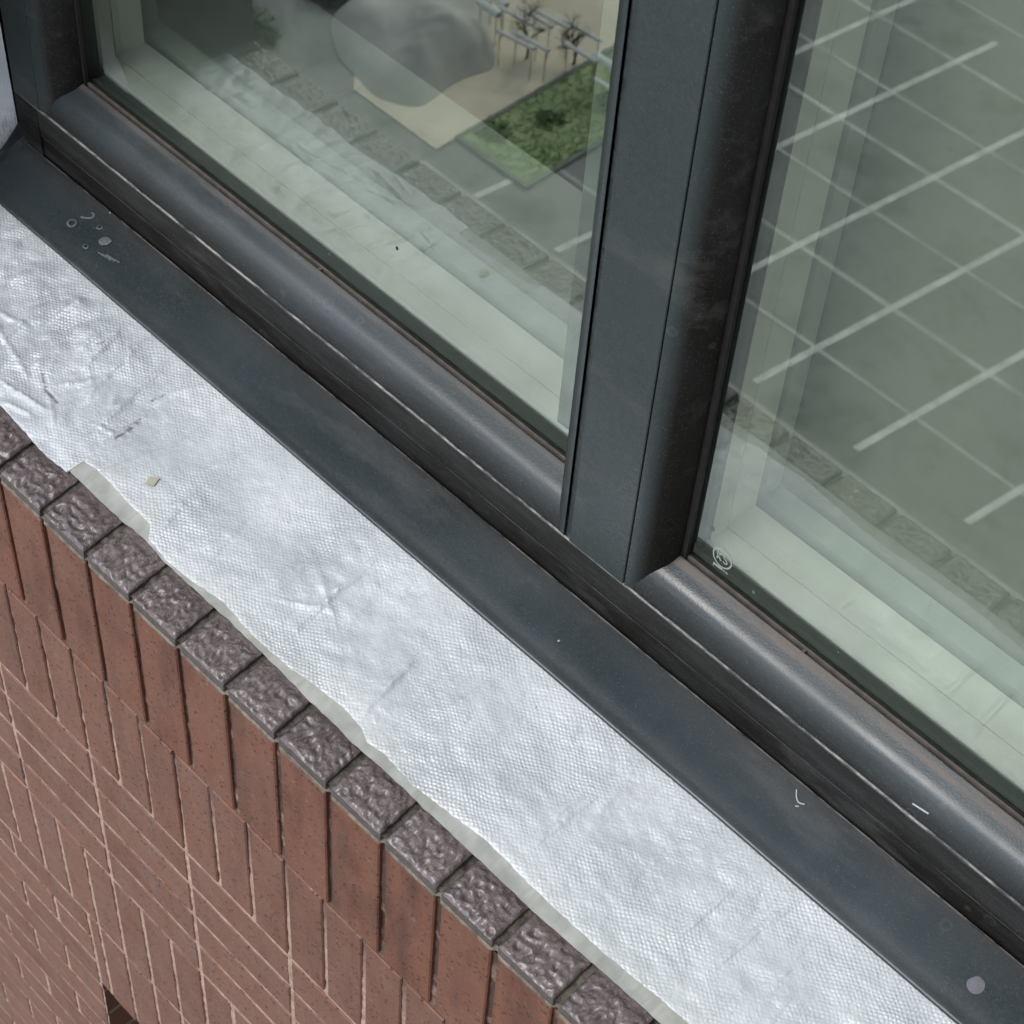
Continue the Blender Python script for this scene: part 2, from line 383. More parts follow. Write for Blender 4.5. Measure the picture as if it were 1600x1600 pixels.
for k, ((x0, y0), (x1, y1)) in enumerate(bars):
    r = thing('steel_rail', LB[k], 'rail', ((x0 + x1) / 2, y0, GZ + .03), 'bright rails by the path')
    w = .10 if k in (2, 8, 10) else .055
    q = MB(); n = 8
    for i in range(n):
        a0, a1 = 2 * PI * i / n, 2 * PI * (i + 1) / n
        q.quad([(x0, y0 + w * math.cos(a0), GZ + .97 + w * math.sin(a0)), (x1, y1 + w * math.cos(a0), GZ + .97 + w * math.sin(a0)), (x1, y1 + w * math.cos(a1), GZ + .97 + w * math.sin(a1)), (x0, y0 + w * math.cos(a1), GZ + .97 + w * math.sin(a1))])
    q.build('handrail', CH, r)
    for (x, y) in ((x0 + .08, y0), (x1 - .08, y1)):
        q = MB(); q.box((x - .010, y - .010, GZ + .03), (x + .010, y + .010, GZ + .95)); q.build('post', POSTM, r)
# bare shrub standing between rails
def branchy(name, label, x, y, h, seed, parent_col):
    random.seed(seed); t = thing(name, label, 'shrub', (x, y, GZ + .03)); q = MB()
    def limb(p, d, L, r, lev):
        segs = 3
        for s_ in range(segs):
            e = p + d * (L / segs); side = d.cross(Vector((0, 0, 1)));
            if side.length < .01: side = Vector((1, 0, 0))
            side.normalize(); up = d.cross(side).normalized(); r2 = r * .86
            for i in range(4):
                a0, a1 = PI / 2 * i, PI / 2 * (i + 1)
                o0 = side * math.cos(a0) + up * math.sin(a0); o1 = side * math.cos(a1) + up * math.sin(a1)
                q.quad([p + o0 * r, p + o1 * r, e + o1 * r2, e + o0 * r2])
            p = e; r = r2; d = (d + Vector((random.uniform(-.35, .35), random.uniform(-.35, .35), random.uniform(-.15, .2)))).normalized()
            if lev < 3 and s_ > 0 or lev == 0:
                for k in range(2): limb(p, (d * .6 + Vector((random.uniform(-1, 1), random.uniform(-1, 1), random.uniform(-.1, .6)))).normalized(), L * .66, r * .7, lev + 1)
    limb(Vector((x, y, GZ + .03)), Vector((0, 0, 1)), h * .45, .05, 0)
    q.build('branches', parent_col, t)
BARK = plain('dark_bark', (.05, .045, .035), .9)
branchy('bare_shrub', 'bare dark shrub between the bright rails on the path', -25.4, -27.9, 1.7, 3, BARK)
branchy('bare_shrub', 'bare dark shrub at the far edge of the lawn', -24.5, -28.6, 1.5, 11, BARK)
random.seed(21)
# low leafy bushes: lawn edge and left planting
LEAF = plain('bush_leaves', (.09, .17, .06), .7, .3, .35, 3)
def bush(label, x, y, r, h, n=900):
    t = thing('leafy_bush', label, 'bush', (x, y, GZ), 'bushes far below')
    q = MB()
    for i in range(n):
        a = random.uniform(0, 2 * PI); rr = r * math.sqrt(random.random()); zz = random.uniform(.05, h) * (1 - .5 * (rr / r) ** 2)
        p = Vector((x + rr * math.cos(a) * random.uniform(.8, 1.15), y + rr * math.sin(a), GZ + zz))
        d = Vector((random.uniform(-1, 1), random.uniform(-1, 1), random.uniform(-.4, .8))).normalized(); e = d.orthogonal().normalized(); s_ = random.uniform(.05, .1)
        q.quad([p - d * s_, p + e * s_ * .5, p + d * s_, p - e * s_ * .5])
    q.build('foliage', LEAF, t)
    q = MB(); q.box((x - .04, y - .04, GZ), (x + .04, y + .04, GZ + h * .5)); q.build('stem', BARK, t)
bush('dark bush at the far corner of the lawn', -22.75, -28.3, .5, .45, 260)
bush('small dark bush in the middle of the lawn', -23.4, -26.6, .4, .2, 130)
bush('low dark bush at the path side of the lawn', -23.9, -25.3, .45, .2, 130)
bush('wide dark bush left of the canopy', -32.4, -23.6, 1.3, .9, 1800)
bush('round dark bush beside the wide one', -30.4, -23.2, .9, .7, 1200)
bush('dark bush beyond the canopy', -30.5, -26.5, 1.2, .8, 1500)

# ================================================================== BRICK WALL
HR = .2547; PR = .08217; XR = .1242; SH = .230; CHt = .3214; P = .067
ZA, ZB, ZC, ZD = 0.0, -SH, -SH - CHt, -2 * SH - CHt; ZE = ZD - SH
OPX = .037            # left edge of the opening below
wall = thing('brick_wall', 'brown glazed brick wall with soldier bands and a purple-grey brick ledge', 'wall', (.5, .1, -3))
random.seed(5)
def brick(mb, x0, x1, z0, z1, y=0.0, d=.02, hi=0.0, ch=.0016):
    t = (random.random(), hi * random.uniform(.6, 1), 0, 1)
    y += random.uniform(-.0006, .0006)
    x0 += random.uniform(-.0006, .0006); x1 += random.uniform(-.0006, .0006)
    f = [(x0 + ch, y, z0 + ch), (x1 - ch, y, z0 + ch), (x1 - ch, y, z1 - ch), (x0 + ch, y, z1 - ch)]
    e = [(x0, y + ch, z0), (x1, y + ch, z0), (x1, y + ch, z1), (x0, y + ch, z1)]
    b = [(x0, y + d, z0), (x1, y + d, z0), (x1, y + d, z1), (x0, y + d, z1)]
    ed_ = hi * random.uniform(.05, .6)
    # wet-stained margins beside the open joints
    xm = [x0 + ch, x0 + ch + .006, x1 - ch - .006, x1 - ch]; zl, zh = z0 + ch, z1 - ch
    zm = [zl, zl + .012, zh - min(.03, (zh - zl) * .3), zh]
    for a_ in range(3):
        for b_ in range(3):
            def tn(i_, j_): return (t[0], t[1], ed_ * (1 if i_ == 0 else (.5 if i_ == 3 else 0)) * (0 if j_ == 0 else (.35 if j_ == 1 else 1)), 1)
            mb.quad([(xm[a_], y, zm[b_]), (xm[a_ + 1], y, zm[b_]), (xm[a_ + 1], y, zm[b_ + 1]), (xm[a_], y, zm[b_ + 1])], 0, [tn(a_, b_), tn(a_ + 1, b_), tn(a_ + 1, b_ + 1), tn(a_, b_ + 1)])
    for i in range(4):
        j = (i + 1) % 4
        mb.quad([e[i], e[j], f[j], f[i]], 0, [t] * 4); mb.quad([b[i], b[j], e[j], e[i]], 0, [t] * 4)
J = .0075
XL, XRr = -3.0, 4.0
bm_ = MB()
# ledge brick fronts
k0 = int((XL - XR) / PR) - 1
jit = {}
for k in range(k0, k0 + 90):
    x0 = XR + k * PR; jit[k] = random.uniform(-.0015, .0015)
for k in range(k0, k0 + 88):
    x0 = XR + k * PR + jit[k] + .0045; x1 = XR + (k + 1) * PR + jit[k + 1] - .0045
    brick(bm_, x0, x1, ZA + .003, HR - .021 + random.uniform(-.001, .001), -.0005, .02, hi=1.0)
def soldier(z1, z0, xs=None, hi=.35):
    i = int(XL / P)
    while i * P < XRr:
        x = i * P
        brick(bm_, x + J / 2, x + P - J / 2, z0 + J / 2, z1 - J / 2, 0, .02, hi=hi); i += 1
soldier(ZA, ZB, hi=.45)
def stack4(z1, n=4, h=CHt / 4):
    for r in range(n):
        i = -16
        while (i * 3 + 2) * P < XRr:
            x = (i * 3 + 2) * P
            brick(bm_, x + J / 2, x + 3 * P - J / 2, z1 - (r + 1) * h + J / 2, z1 - r * h - J / 2, 0, .02, hi=.1); i += 1
stack4(ZB)
soldier(ZC, ZD, hi=.15)
# lintel soldier course above the lower opening, running bond beside it
i = 0; x = OPX
while x < XRr:
    x1 = (math.floor(x / P) + 1) * P
    if x1 - x < .02: x1 += P
    brick(bm_, x + J / 2, x1 - J / 2, ZE + .002, ZD - J / 2, 0, .02, hi=.1); x = x1
h = .0803; z = ZD; r = 0
while z > -5.2:
    off = (0, .1)[r % 2]; x = OPX - off
    xe = OPX
    while xe > XL:
        xs_ = x - .2 if x < OPX else OPX - .2
        xs_ = xe - (.1 if (xe == OPX and r % 2) else .2)
        brick(bm_, xs_ + J / 2, xe - J / 2, z - h + J / 2, z - J / 2, 0, .02, hi=.05); xe = xs_
    z -= h; r += 1
bm_.build('brick_face', BRICK, wall, 'tone')
mo = MB()
def mdepth(x, z):
    n_ = noise.noise(Vector((x * 55, z * 55, 1))); n2_ = noise.noise(Vector((x * 14, z * 9, 4)))
    base = .0045 if z > ZA + .004 else (.0030 if z > ZB + .01 else .0016)
    return max(.0010, base + .0016 * n_ + .0012 * n2_)
def msheet(x0, x1, z0, z1, st):
    nx = int((x1 - x0) / st); nz = int((z1 - z0) / st)
    mo.grid([[(x0 + (x1 - x0) * i / nx, mdepth(x0 + (x1 - x0) * i / nx, z0 + (z1 - z0) * j / nz), z0 + (z1 - z0) * j / nz) for i in range(nx + 1)] for j in range(nz + 1)], 0,
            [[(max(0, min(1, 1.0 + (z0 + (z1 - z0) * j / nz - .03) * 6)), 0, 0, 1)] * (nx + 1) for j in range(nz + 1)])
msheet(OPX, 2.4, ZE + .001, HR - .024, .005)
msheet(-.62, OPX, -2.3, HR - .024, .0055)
mo.box((XL, .0045, -5.2), (-.62, .10, HR - .024), 0)
mo.box((2.4, .0045, ZE + .001), (XRr, .10, HR - .024), 0)
mo.box((-.62, .0025, -5.2), (OPX - .001, .10, -2.3), 0)
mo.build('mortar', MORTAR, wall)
# rough brick tops of the ledge
tp = MB(); SL = .17
for k in range(k0, k0 + 88):
    x0 = XR + k * PR + jit[k] + .0042; x1 = XR + (k + 1) * PR + jit[k + 1] - .0042
    fine = -.5 < x0 < 2.9
    nx, ny = (34, 40) if fine else (3, 3)
    tone = random.random(); dz = random.uniform(-.0006, .0006); tw = random.uniform(-.006, .006); sk = random.uniform(-.0012, .0012)
    rows = []; cols = []
    for j in range(ny + 1):
        row = []; cr = []
        for i in range(nx + 1):
            u = i / nx; v = j / ny
            x = x0 + (x1 - x0) * u + sk * (v - .5); y = v * .084
            z = HR + dz + SL * y + tw * (u - .5) * .08
            ex = min(u, 1 - u) * (x1 - x0); ey = y
            if fine:
                n1 = noise.noise(Vector((x * (88 + 30 * tone) + k * 9, y * 105, k))); n2 = noise.noise(Vector((x * 260, y * 260, k + 5)))
                rid = (1 - abs(n1) * 2.4)
                hgt = .0030 * rid + .0012 * n2 - .0004
                hgt -= .0035 * max(0, noise.noise(Vector((x * 75, y * 75, k + 20))) - .35)
                fade = min(1, ex / .004, (ey + .001) / .005)
                if y > .042: hgt = hgt * max(0, 1 - (y - .042) / .006) - .0016 * min(1, (y - .042) / .006)
                z += hgt * fade - .0012
                rnd = .0018
                if ex < rnd: z -= (rnd - ex) * .9
                if ey < rnd: z -= (rnd - ey) * .7
                x += .0009 * noise.noise(Vector((y * 110, k, 2))) * (1 if ex < .004 else 0)
                if ey < .004: y += .0007 * noise.noise(Vector((x * 110, k, 7)))
            gg = max(0, 1 - ex / .003) * .7
            row.append((x, y, z)); cr.append((tone, gg, 0, 1))
        rows.append(row); cols.append(cr)
    tp.grid(rows, 0, cols, True)
    # skirts (sides and front edge)
    thick = .013
    for seq in ([r_[0] for r_ in rows][::-1], [r_[-1] for r_ in rows], rows[0]):
        tp.grid([[(p[0], p[1], p[2] - thick) for p in seq], seq], 0, [[(tone, .55, 0, 1)] * len(seq)] * 2, False)
tp.build('ledge_brick_tops', BRICKTOP, wall, 'tone')
# grey mortar lip under the tops, ragged
lp = MB(); rows = [[], [], [], []]
nx = 1500
for i in range(nx + 1):
    x = -.6 + 3.6 * i / nx
    n1 = noise.noise(Vector((x * 45, 3, 1))); n2 = noise.noise(Vector((x * 160, 3, 8)))
    ph = ((x - XR) / PR) % 1; gap = max(0, 1 - min(ph, 1 - ph) / .07)
    o_ = .0016 + .0016 * n1 + .001 * n2 - .006 * gap
    rows[0].append((x, .012, HR - .0135)); rows[1].append((x, -o_ * .5, HR - .0150 + .001 * n2)); rows[2].append((x, -o_ - .0005, HR - .0178 + .001 * n1)); rows[3].append((x, .006, HR - .0222))
lp.grid(rows[::-1])
lp.build('mortar_lip', mortar_mat('lip_mortar', (.11, .095, .075), (.27, .24, .20)), wall)
bj = MB(); bj.box((XL, .0095, .1), (XRr, .088, HR - .0115), 0, faces='yZ')
for k in range(k0, k0 + 88):     # back-filled joints between ledge tops
    xj = XR + k * PR + jit[k]
    n = 12; r_ = []
    for j in range(n + 1):
        y = .003 + .08 * j / n; zz = HR + SL * y - .0075 + .0025 * noise.noise(Vector((xj * 50, y * 90, 1)))
        r_.append((y, zz))
    bj.grid([[(xj - .0048, y, z_) for y, z_ in r_], [(xj, y, z_ - .0012) for y, z_ in r_], [(xj + .0048, y, z_) for y, z_ in r_]][::-1])
bj.build('ledge_joints', MORTAR_D, wall)
# masonry core, piers, wall over the window and the wall down to the ground
CORE = plain('wall_core', (.20, .11, .08), .8, .2, .15, 3)
def far_brick():
    t = NT('brick_far', .6, .3)
    b = t.n.new('ShaderNodeTexBrick'); b.inputs['Color1'].default_value = (.20, .10, .07, 1); b.inputs['Color2'].default_value = (.17, .085, .06, 1); b.inputs['Mortar'].default_value = (.36, .26, .21, 1)
    b.inputs['Scale'].default_value = 1; b.inputs['Brick Width'].default_value = .2; b.inputs['Row Height'].default_value = .0803; b.inputs['Mortar Size'].default_value = .004
    t.l.new(t.co((1, 1, 1), (math.radians(-90), 0, 0)), b.inputs['Vector']); t.set('Base Color', b.outputs['Color']); return t.m
FARB = far_brick()
co_ = MB()
co_.box((-14, .005, -28), (OPX - .003, .35, -5.2)); co_.box((-14, .005, -5.2), (XL, .35, 2.6)); co_.box((XRr, .005, -28), (14, .35, 2.6))
co_.box((OPX - .003, .005, -28), (XRr, .35, -3.1))
co_.box((-14, .005, 2.6), (14, .35, 14))
co_.build('outer_wall', FARB, wall)
cc = MB()
cc.box((XL, .09, -5.2), (OPX - .003, .30, .2)); cc.box((OPX, .1, ZE + .02), (XRr, .30, .2))
cc.build('core', CORE, wall)
# soffit + side of the opening below
wg = MB(); wg.box((6.5, -5, -28), (9, .004, 14)); wg.build('added_shade_wing', FARB, wall)  # unseen wing added to block sky light from the right
sf = MB(); sf.quad([(OPX, .1, ZE), (XRr, .1, ZE), (XRr, .003, ZE), (OPX, .003, ZE)]); sf.quad([(OPX, .003, -3.1), (OPX, .30, -3.1), (OPX, .30, ZE), (OPX, .003, ZE)])
sf.quad([(OPX, .30, ZE + .02), (XRr, .30, ZE + .02), (XRr, .10, ZE + .02), (OPX, .10, ZE + .02)])
sf.build('opening_soffit', FARB, wall)
# left pier with splayed reveal
pr_ = MB()
pts = [(-3, .012), (-.372, .012), (-.371, .232), (-.62, .238), (-.62, .34)]
for a, b in zip(pts, pts[1:]):
    pr_.quad([(a[0], a[1], .22), (b[0], b[1], .22), (b[0], b[1], 2.6), (a[0], a[1], 2.6)])
pr_.build('pier', plain('dark_render', (.24, .26, .235), .85, .2, .25, 9), wall)
pq = MB(); pq.box((2.75, .02, .22), (4, .36, 2.6)); pq.build('pier', FARB, wall)
# window in the floor below
lw = thing('lower_window', 'dark recessed window opening under the soldier lintel', 'window', (1.5, .3, -2))
q = MB()
q.box((OPX + .0, .22, ZE - .05), (XRr, .26, ZE + .018)); q.box((OPX, .22, -3.1), (OPX + .05, .26, ZE - .05)); q.box((OPX + .05, .22, -3.1), (XRr, .26, -3.05))
q.build('frame', PAINT, lw)
q = MB(); q.box((OPX + .05, .238, -3.05), (XRr, .244, ZE - .05)); q.build('glass_pane', plain('dark_glass', (.015, .02, .02), .08, .6, .1, 2), lw)

# ================================================================== MEMBRANE
OUT = [(-.6, .062), (-.1, .058), (-.027, .0545), (.0126, .053), (.055, .0495), (.085, .050), (.107, .0545), (.1455, .0539), (.195, .0535), (.247, .0563), (.2758, .0532), (.32, .053), (.358, .0517), (.385, .053), (.483, .0512), (.5245, .0488), (.57, .0494), (.6, .0473), (.647, .049), (.70, .0485), (.78, .0488), (.87, .0475), (1.026, .052), (1.5, .05)]
INN = [(-.6, .062), (-.1, .058), (-.027, .0545), (.0126, .053), (.055, .0495), (.085, .050), (.1062, .0515), (.108, .0732), (.1312, .0769), (.1626, .0747), (.2042, .0721), (.2345, .0722), (.2467, .0585), (.2832, .0551), (.3224, .0572), (.352, .0605), (.373, .0631), (.43, .058), (.483, .0604), (.53, .0654), (.5623, .0684), (.5944, .0652), (.6107, .0584), (.633, .0617), (.6786, .0573), (.7809, .0673), (.8832, .0635), (.951, .0644), (1.039, .0705), (1.5, .068)]
CR = [((-.20, .14), (-.02, .10), .0022, .004), ((-.104, .11), (-.113, .18), .0025, .004), ((.007, .13), (-.016, .245), .0030, .005), ((.04, .12), (.02, .245), .0028, .004), ((.086, .09), (.065, .245), .0032, .006), ((.12, .11), (.105, .20), -.0018, .004),
      ((.4535, .07), (.4505, .226), .0030, .004), ((.40, .10), (.47, .14), .0016, .003), ((.42, .16), (.50, .12), .0016, .003), ((.5823, .07), (.5724, .171), .0028, .004), ((.8112, .134), (.8121, .183), .0026, .003), ((.8393, .151), (.8357, .20), .0026, .003),
      ((.2509, .0535), (.2305, .162), .0022, .004), ((.36, .055), (.355, .13), .0014, .004), ((.815, .0855), (.826, .20), .0020, .003), ((.984, .118), (.9886, .2127), .0020, .004), ((1.028, .116), (1.043, .25), .0024, .004), ((.70, .11), (.705, .22), .0012, .003), ((.64, .12), (.66, .23), .0012, .003), ((.33, .06), (.30, .20), -.0012, .004),
      ((-.06, .075), (.03, .09), .003, .004), ((-.03, .06), (.02, .075), .0028, .003)]
_rs = random.Random(31)
for _k in range(80):
    _x = _rs.uniform(-.3, 2.8); _y = _rs.uniform(.08, .20); _l = _rs.uniform(.03, .10); _a = math.radians(90 + _rs.gauss(6, 12))
    CR.append(((_x, _y), (_x + _l * math.cos(_a), min(.25, _y + _l * math.sin(_a))), _rs.choice((-1, 1, 1)) * _rs.uniform(.0006, .0015), _rs.uniform(.0016, .004)))
for _k in range(14):
    _x = _rs.uniform(-.3, .12); _y = _rs.uniform(.07, .2); _l = _rs.uniform(.03, .08); _a = _rs.uniform(.2, 2.9)
    CR.append(((_x, _y), (_x + _l * math.cos(_a), _y + _l * math.sin(_a)), _rs.uniform(.0014, .0026), _rs.uniform(.002, .004)))
def sd(px, py, a, b):
    ax, ay = a; bx, by = b; dx, dy = bx - ax, by - ay; L2 = dx * dx + dy * dy
    t = ((px - ax) * dx + (py - ay) * dy) / L2; tt = max(0, min(1, t)); cx, cy = ax + tt * dx, ay + tt * dy
    return math.hypot(px - cx, py - cy), ((px - ax) * dy - (py - ay) * dx) / math.sqrt(L2), tt
def memb_z(x, y):
    z = .2608 + .1763 * (y - .023) + .0008
    e = min(1, max(0, (.243 - y) / .03))
    z += .0026 * fbm(x * 9, y * 14, 1, 3) * e
    # print-through of the ledge bricks near the outer edge
    z += .0007 * fbm(x * 45, y * 60, 4, 3) * e
    lf = min(1, max(0, (.16 - x) / .3))
    z += lf * e * (.0095 * (abs(noise.noise(Vector((x * 24, y * 18, 2)))) - .2) + .0045 * abs(noise.noise(Vector((x * 60, y * 40, 7)))))
    mid = math.exp(-((x - .45) / .14) ** 2) * e
    z += mid * .0028 * (abs(noise.noise(Vector((x * 34, y * 30, 5)))) - .2)
    for a, b, am, w in CR:
        if x < min(a[0], b[0]) - .03 or x > max(a[0], b[0]) + .03: continue
        wob = .002 * noise.noise(Vector((x * 60, y * 60, 3)))
        d, s_, tt = sd(x + wob, y + wob, a, b)
        if d < w * 3: z += 1.5 * am * e * math.exp(-(d / w) ** 2) * (1 if s_ > 0 else .25) * math.sin(PI * min(1, max(.08, tt * .9 + .08)))
    return z
mem = thing('waterproof_membrane', 'silvery white embossed waterproofing sheet covering the sloping ledge', 'membrane', (.5, .15, .27))
sh = MB(); rows = []; cols = []
NX, NY = 1180, 78
XA, XB = -.62, 2.95
for i in range(NX + 1):
    x = XA + (XB - XA) * i / NX
    yi = interp(INN, x) + .0011 * noise.noise(Vector((x * 130, 1, 1))) + .0010 * noise.noise(Vector((x * 40, 4, 1)))
    row = []; cr = []
    for j in range(NY + 1):
        v = j / NY; y = yi + (.262 - yi) * (v ** 1.15)
        z = memb_z(x, y)
        dd = y - yi
        if dd < .002: z -= (.002 - dd) * .25
        clean = max(0, 1 - dd / .035) * max(0, min(1, (x - .05) / .1)) * (.5 + .5 * noise.noise(Vector((x * 20, y * 30, 0))))
        tear = 0
        for a, b, w in (((.1125, .1162), (.110, .157), .0016), ((.104, .135), (.1135, .140), .0014), ((.108, .148), (.116, .150), .001), ((-.03, .118), (-.005, .105), .0016), ((-.005, .105), (.02, .103), .0014), ((-.012, .185), (-.008, .195), .001), ((.10, .18), (.104, .196), .001)):
            if abs(x - a[0]) < .05:
                d, s_, tt = sd(x + .0015 * noise.noise(Vector((y * 300, 1, 1))), y, a, b)
                tear = max(tear, 1 - d / (w * (.5 + .9 * abs(math.sin(tt * 9)))) if d < w else 0)
        row.append((x, y, z - .0015 * max(0, tear))); cr.append((clean, max(0, min(1, tear * 1.3)), 0, 1))
    rows.append(row); cols.append(cr)
rows2 = [list(r_) for r_ in zip(*rows)]; cols2 = [list(r_) for r_ in zip(*cols)]
sh.grid(rows2, 0, cols2, True)
sh.grid([[(p[0], p[1] + .0003, p[2] - .0013) for p in rows2[0]], rows2[0]], 0, [cols2[0]] * 2, False)
sh.build('membrane_sheet', MEMB, mem)
st = MB(); rows = []
n = 1150
for j in range(7):
    row = []
    for i in range(n + 1):
        x = .1072 + (XB - .1072) * i / n
        yo = interp(OUT, x) + .0009 * noise.noise(Vector((x * 70, 8, 1))); yi = interp(INN, x) + .010
        y = yo + (yi - yo) * j / 6
        z = memb_z(x, y) - .0012 + .0006 * noise.noise(Vector((x * 80, y * 20, 6)))
        row.append((x + .001 * j * 0, y, z))
    rows.append(row)
st.grid(rows); st.grid([[(p[0], p[1] + .0006, p[2] - .0022) for p in rows[0]], rows[0]], 0, None, False)
st.build('adhesive_strip', STRIP, mem)
# membrane turned up on the reveal at the left
up = MB(); rows = []
path = [(-.3560, .236), (-.3520, .245), (-.3480, .258), (-.3435, .275), (-.3430, .285), (-.3455, .302), (-.3475, .3212)]
def pth(s_):
    k = min(len(path) - 2, int(s_ * (len(path) - 1))); f = s_ * (len(path) - 1) - k
    return (path[k][0] + (path[k + 1][0] - path[k][0]) * f, path[k][1] + (path[k + 1][1] - path[k][1]) * f)
for j in range(141):
    row = []
    for i in range(61):
        s_ = i / 60; x, y = pth(s_); z = .255 + j / 140 * .62
        ry = .002 * noise.noise(Vector((y * 40, z * 35, 9))) + .003 * abs(noise.noise(Vector((y * 18, z * 60, 4)))) + .0012 * noise.noise(Vector((y * 90, z * 90, 2)))
        row.append((x + ry * (1 if s_ < .97 else .2) - max(0, z - .30) * .55 * max(.04, 1 - s_ ** 6), y, z))
    rows.append(row)
up.grid(rows); up.build('upturn', MEMB, mem)
# beige paper scrap lying on the membrane
sc = MB(); cx, cy = .1911, .1082
qd = [(cx - .006, cy + .001), (cx - .002, cy - .0085), (cx + .0072, cy - .0035), (cx + .0035, cy + .0085)]
zz = [memb_z(a, b) + .0022 for a, b in qd]
sc.quad([(a, b, z_) for (a, b), z_ in zip(qd, zz)]); sc.quad([(a, b, z_ - .0007) for (a, b), z_ in zip(qd, zz)][::-1])
for i in range(4):
    j = (i + 1) % 4; sc.quad([(*qd[i], zz[i] - .0007), (*qd[j], zz[j] - .0007), (*qd[j], zz[j]), (*qd[i], zz[i])])
o = sc.build('paper_scrap', plain('beige_paper', (.40, .385, .31), .7, .2, .12, 150))
tag(o, 'small beige diamond-shaped scrap lying on the silver membrane', 'scrap')

# ================================================================== SILL FLASHING
def curve(a, b, n=1): return None
FS = (.3244 - .304) / (.322 - .243)
def fz(y): return .304 + FS * (y - .243)
fl = thing('sill_flashing', 'dark blue-grey metal sill flashing sloping down from the window frame', 'flashing', (.5, .28, .30))
f = MB(); XF0, XF1 = -.352, 2.75
N = (0, 0, 0)
fprof = [(.2475, .2962, (0, 0, 1)), (.2415, .2968, (0, 0, 1)), (.2405, .2985, (0, 0, .8)), (.2405, .3018, (0, 0, .5)), (.2412, .3032, (0, .12, 0)), (.2428, fz(.2428) + .0001, (.0, .05, 0)), (.2465, fz(.2465) - .0004, (.06, 0, 0)),
         (.252, fz(.252) - .0008, (.12, 0, .12)), (.256, fz(.256) - .0002, (.02, 0, 0)), (.27, fz(.27), (0, 0, 0)), (.285, fz(.285), (0, 0, 0)), (.302, fz(.302), (.05, 0, 0)), (.314, fz(.314), (.12, 0, .15)), (.3195, fz(.3195), (.2, 0, .5)), (.3215, fz(.3215) + .0002, (.1, .75, .1)), (.3222, fz(.322) - .001, (0, .2, 1)), (.3240, fz(.322) - .004, (0, 0, 1))]
rows = []; cols = []
NF = 420
for (y, z, c) in fprof:
    row = []; cr = []
    for i in range(NF + 1):
        x = XF0 + (XF1 - XF0) * (i / NF) ** 1.15
        wav = .0009 * noise.noise(Vector((x * 6, 1, 5))) if y < .30 else 0
        lo = .0011 * noise.noise(Vector((x * 5, y * 20, 2))) * (1 if .25 < y < .315 else 0)
        row.append((x, y + wav, z + lo)); cr.append((*c, 1))
    rows.append(row); cols.append(cr)
f.grid(rows, 0, cols, False)
fo = f.build('flashing_sheet', PAINT, fl)
ed = MB(); Gd = [(0, 0, .55, 1)] * 4
prv = None
for i in range(15):      # flared end dam rising to the jamb
    u = i / 14; yb = .262 + (.3222 - .262) * u; xb = -.347 + .0035 * u; zt_ = fz(yb) + .0005 + .028 * max(0, (u - .25) / .75) ** 1.3
    cur = [(xb + .012, yb, fz(yb) + .0003), (xb + .004, yb, fz(yb) + (zt_ - fz(yb)) * .25 + .0003), (xb, yb, zt_ + .0006), (xb - .0015, yb, zt_ - .002)]
    if prv:
        for a_ in range(3): ed.quad([prv[a_], cur[a_], cur[a_ + 1], prv[a_ + 1]], 0, Gd, True)
    prv = cur
ed.box((-.3465, .3222, .318), (-.300, .3262, .4), 0, (0, 0, 1, 1))
ed.build('end_dam', PAINT, fl)
for p_ in fo.data.polygons: p_.use_smooth = True
def splat(name, x, y, rx, ry, mat, rot=0, seed=0, label=None, zf=fz, hgt=.0005, ringed=False, nrm=None):
    q = MB(); n = 22; c0 = Vector((x, y, zf(y) + .0012 + hgt)); ringp = []
    for i in range(n):
        a = 2 * PI * i / n; k = 1 + .16 * noise.noise(Vector((math.cos(a) * 1.3, math.sin(a) * 1.3, seed)))
        u, v = rx * k * math.cos(a), ry * k * math.sin(a); X = x + u * math.cos(rot) - v * math.sin(rot); Y = y + u * math.sin(rot) + v * math.cos(rot)
        ringp.append((X, Y))
    if ringed:
        inn = [(x + (a - x) * .62, y + (b - y) * .62) for a, b in ringp]
        for i in range(n):
            j = (i + 1) % n
            if ringed == 2 and n * .15 < i < n * .62: continue
            q.quad([(*ringp[i], zf(ringp[i][1]) + .0009), (*ringp[j], zf(ringp[j][1]) + .0009), (*inn[j], zf(inn[j][1]) + .0013), (*inn[i], zf(inn[i][1]) + .0013)])
    else:
        for i in range(n):
            j = (i + 1) % n
            q.quad([(*ringp[i], zf(ringp[i][1]) + .0009), (*ringp[j], zf(ringp[j][1]) + .0009), tuple(c0)])
    o = q.build(name, mat, fl)
    if label: o['label'] = label
    return o
splat('dried_drop', 1.221, .278, .0085, .0085, DROP2, seed=1, label='pale lilac round drop mark')
splat('dried_drop', -.128, .288, .0085, .0062, DROP, .5, 2); splat('dried_drop', -.183, .279, .0070, .0062, DROP, .3, 3, ringed=True)
splat('dried_drop', -.1404, .2678, .0040, .0034, DROP, 0, 4, ringed=True); splat('dried_drop', -.150, .297, .0045, .0030, DROP, .6, 5, ringed=True)
splat('dried_drop', -.178, .299, .012, .006, DROP, .5, 6, ringed=2)
splat('paint_fleck', -.1576, .3195, .0011, .0011, WHITE, 0, 7); splat('paint_fleck', .6736, .2725, .0016, .0010, WHITE, 1.2, 8)
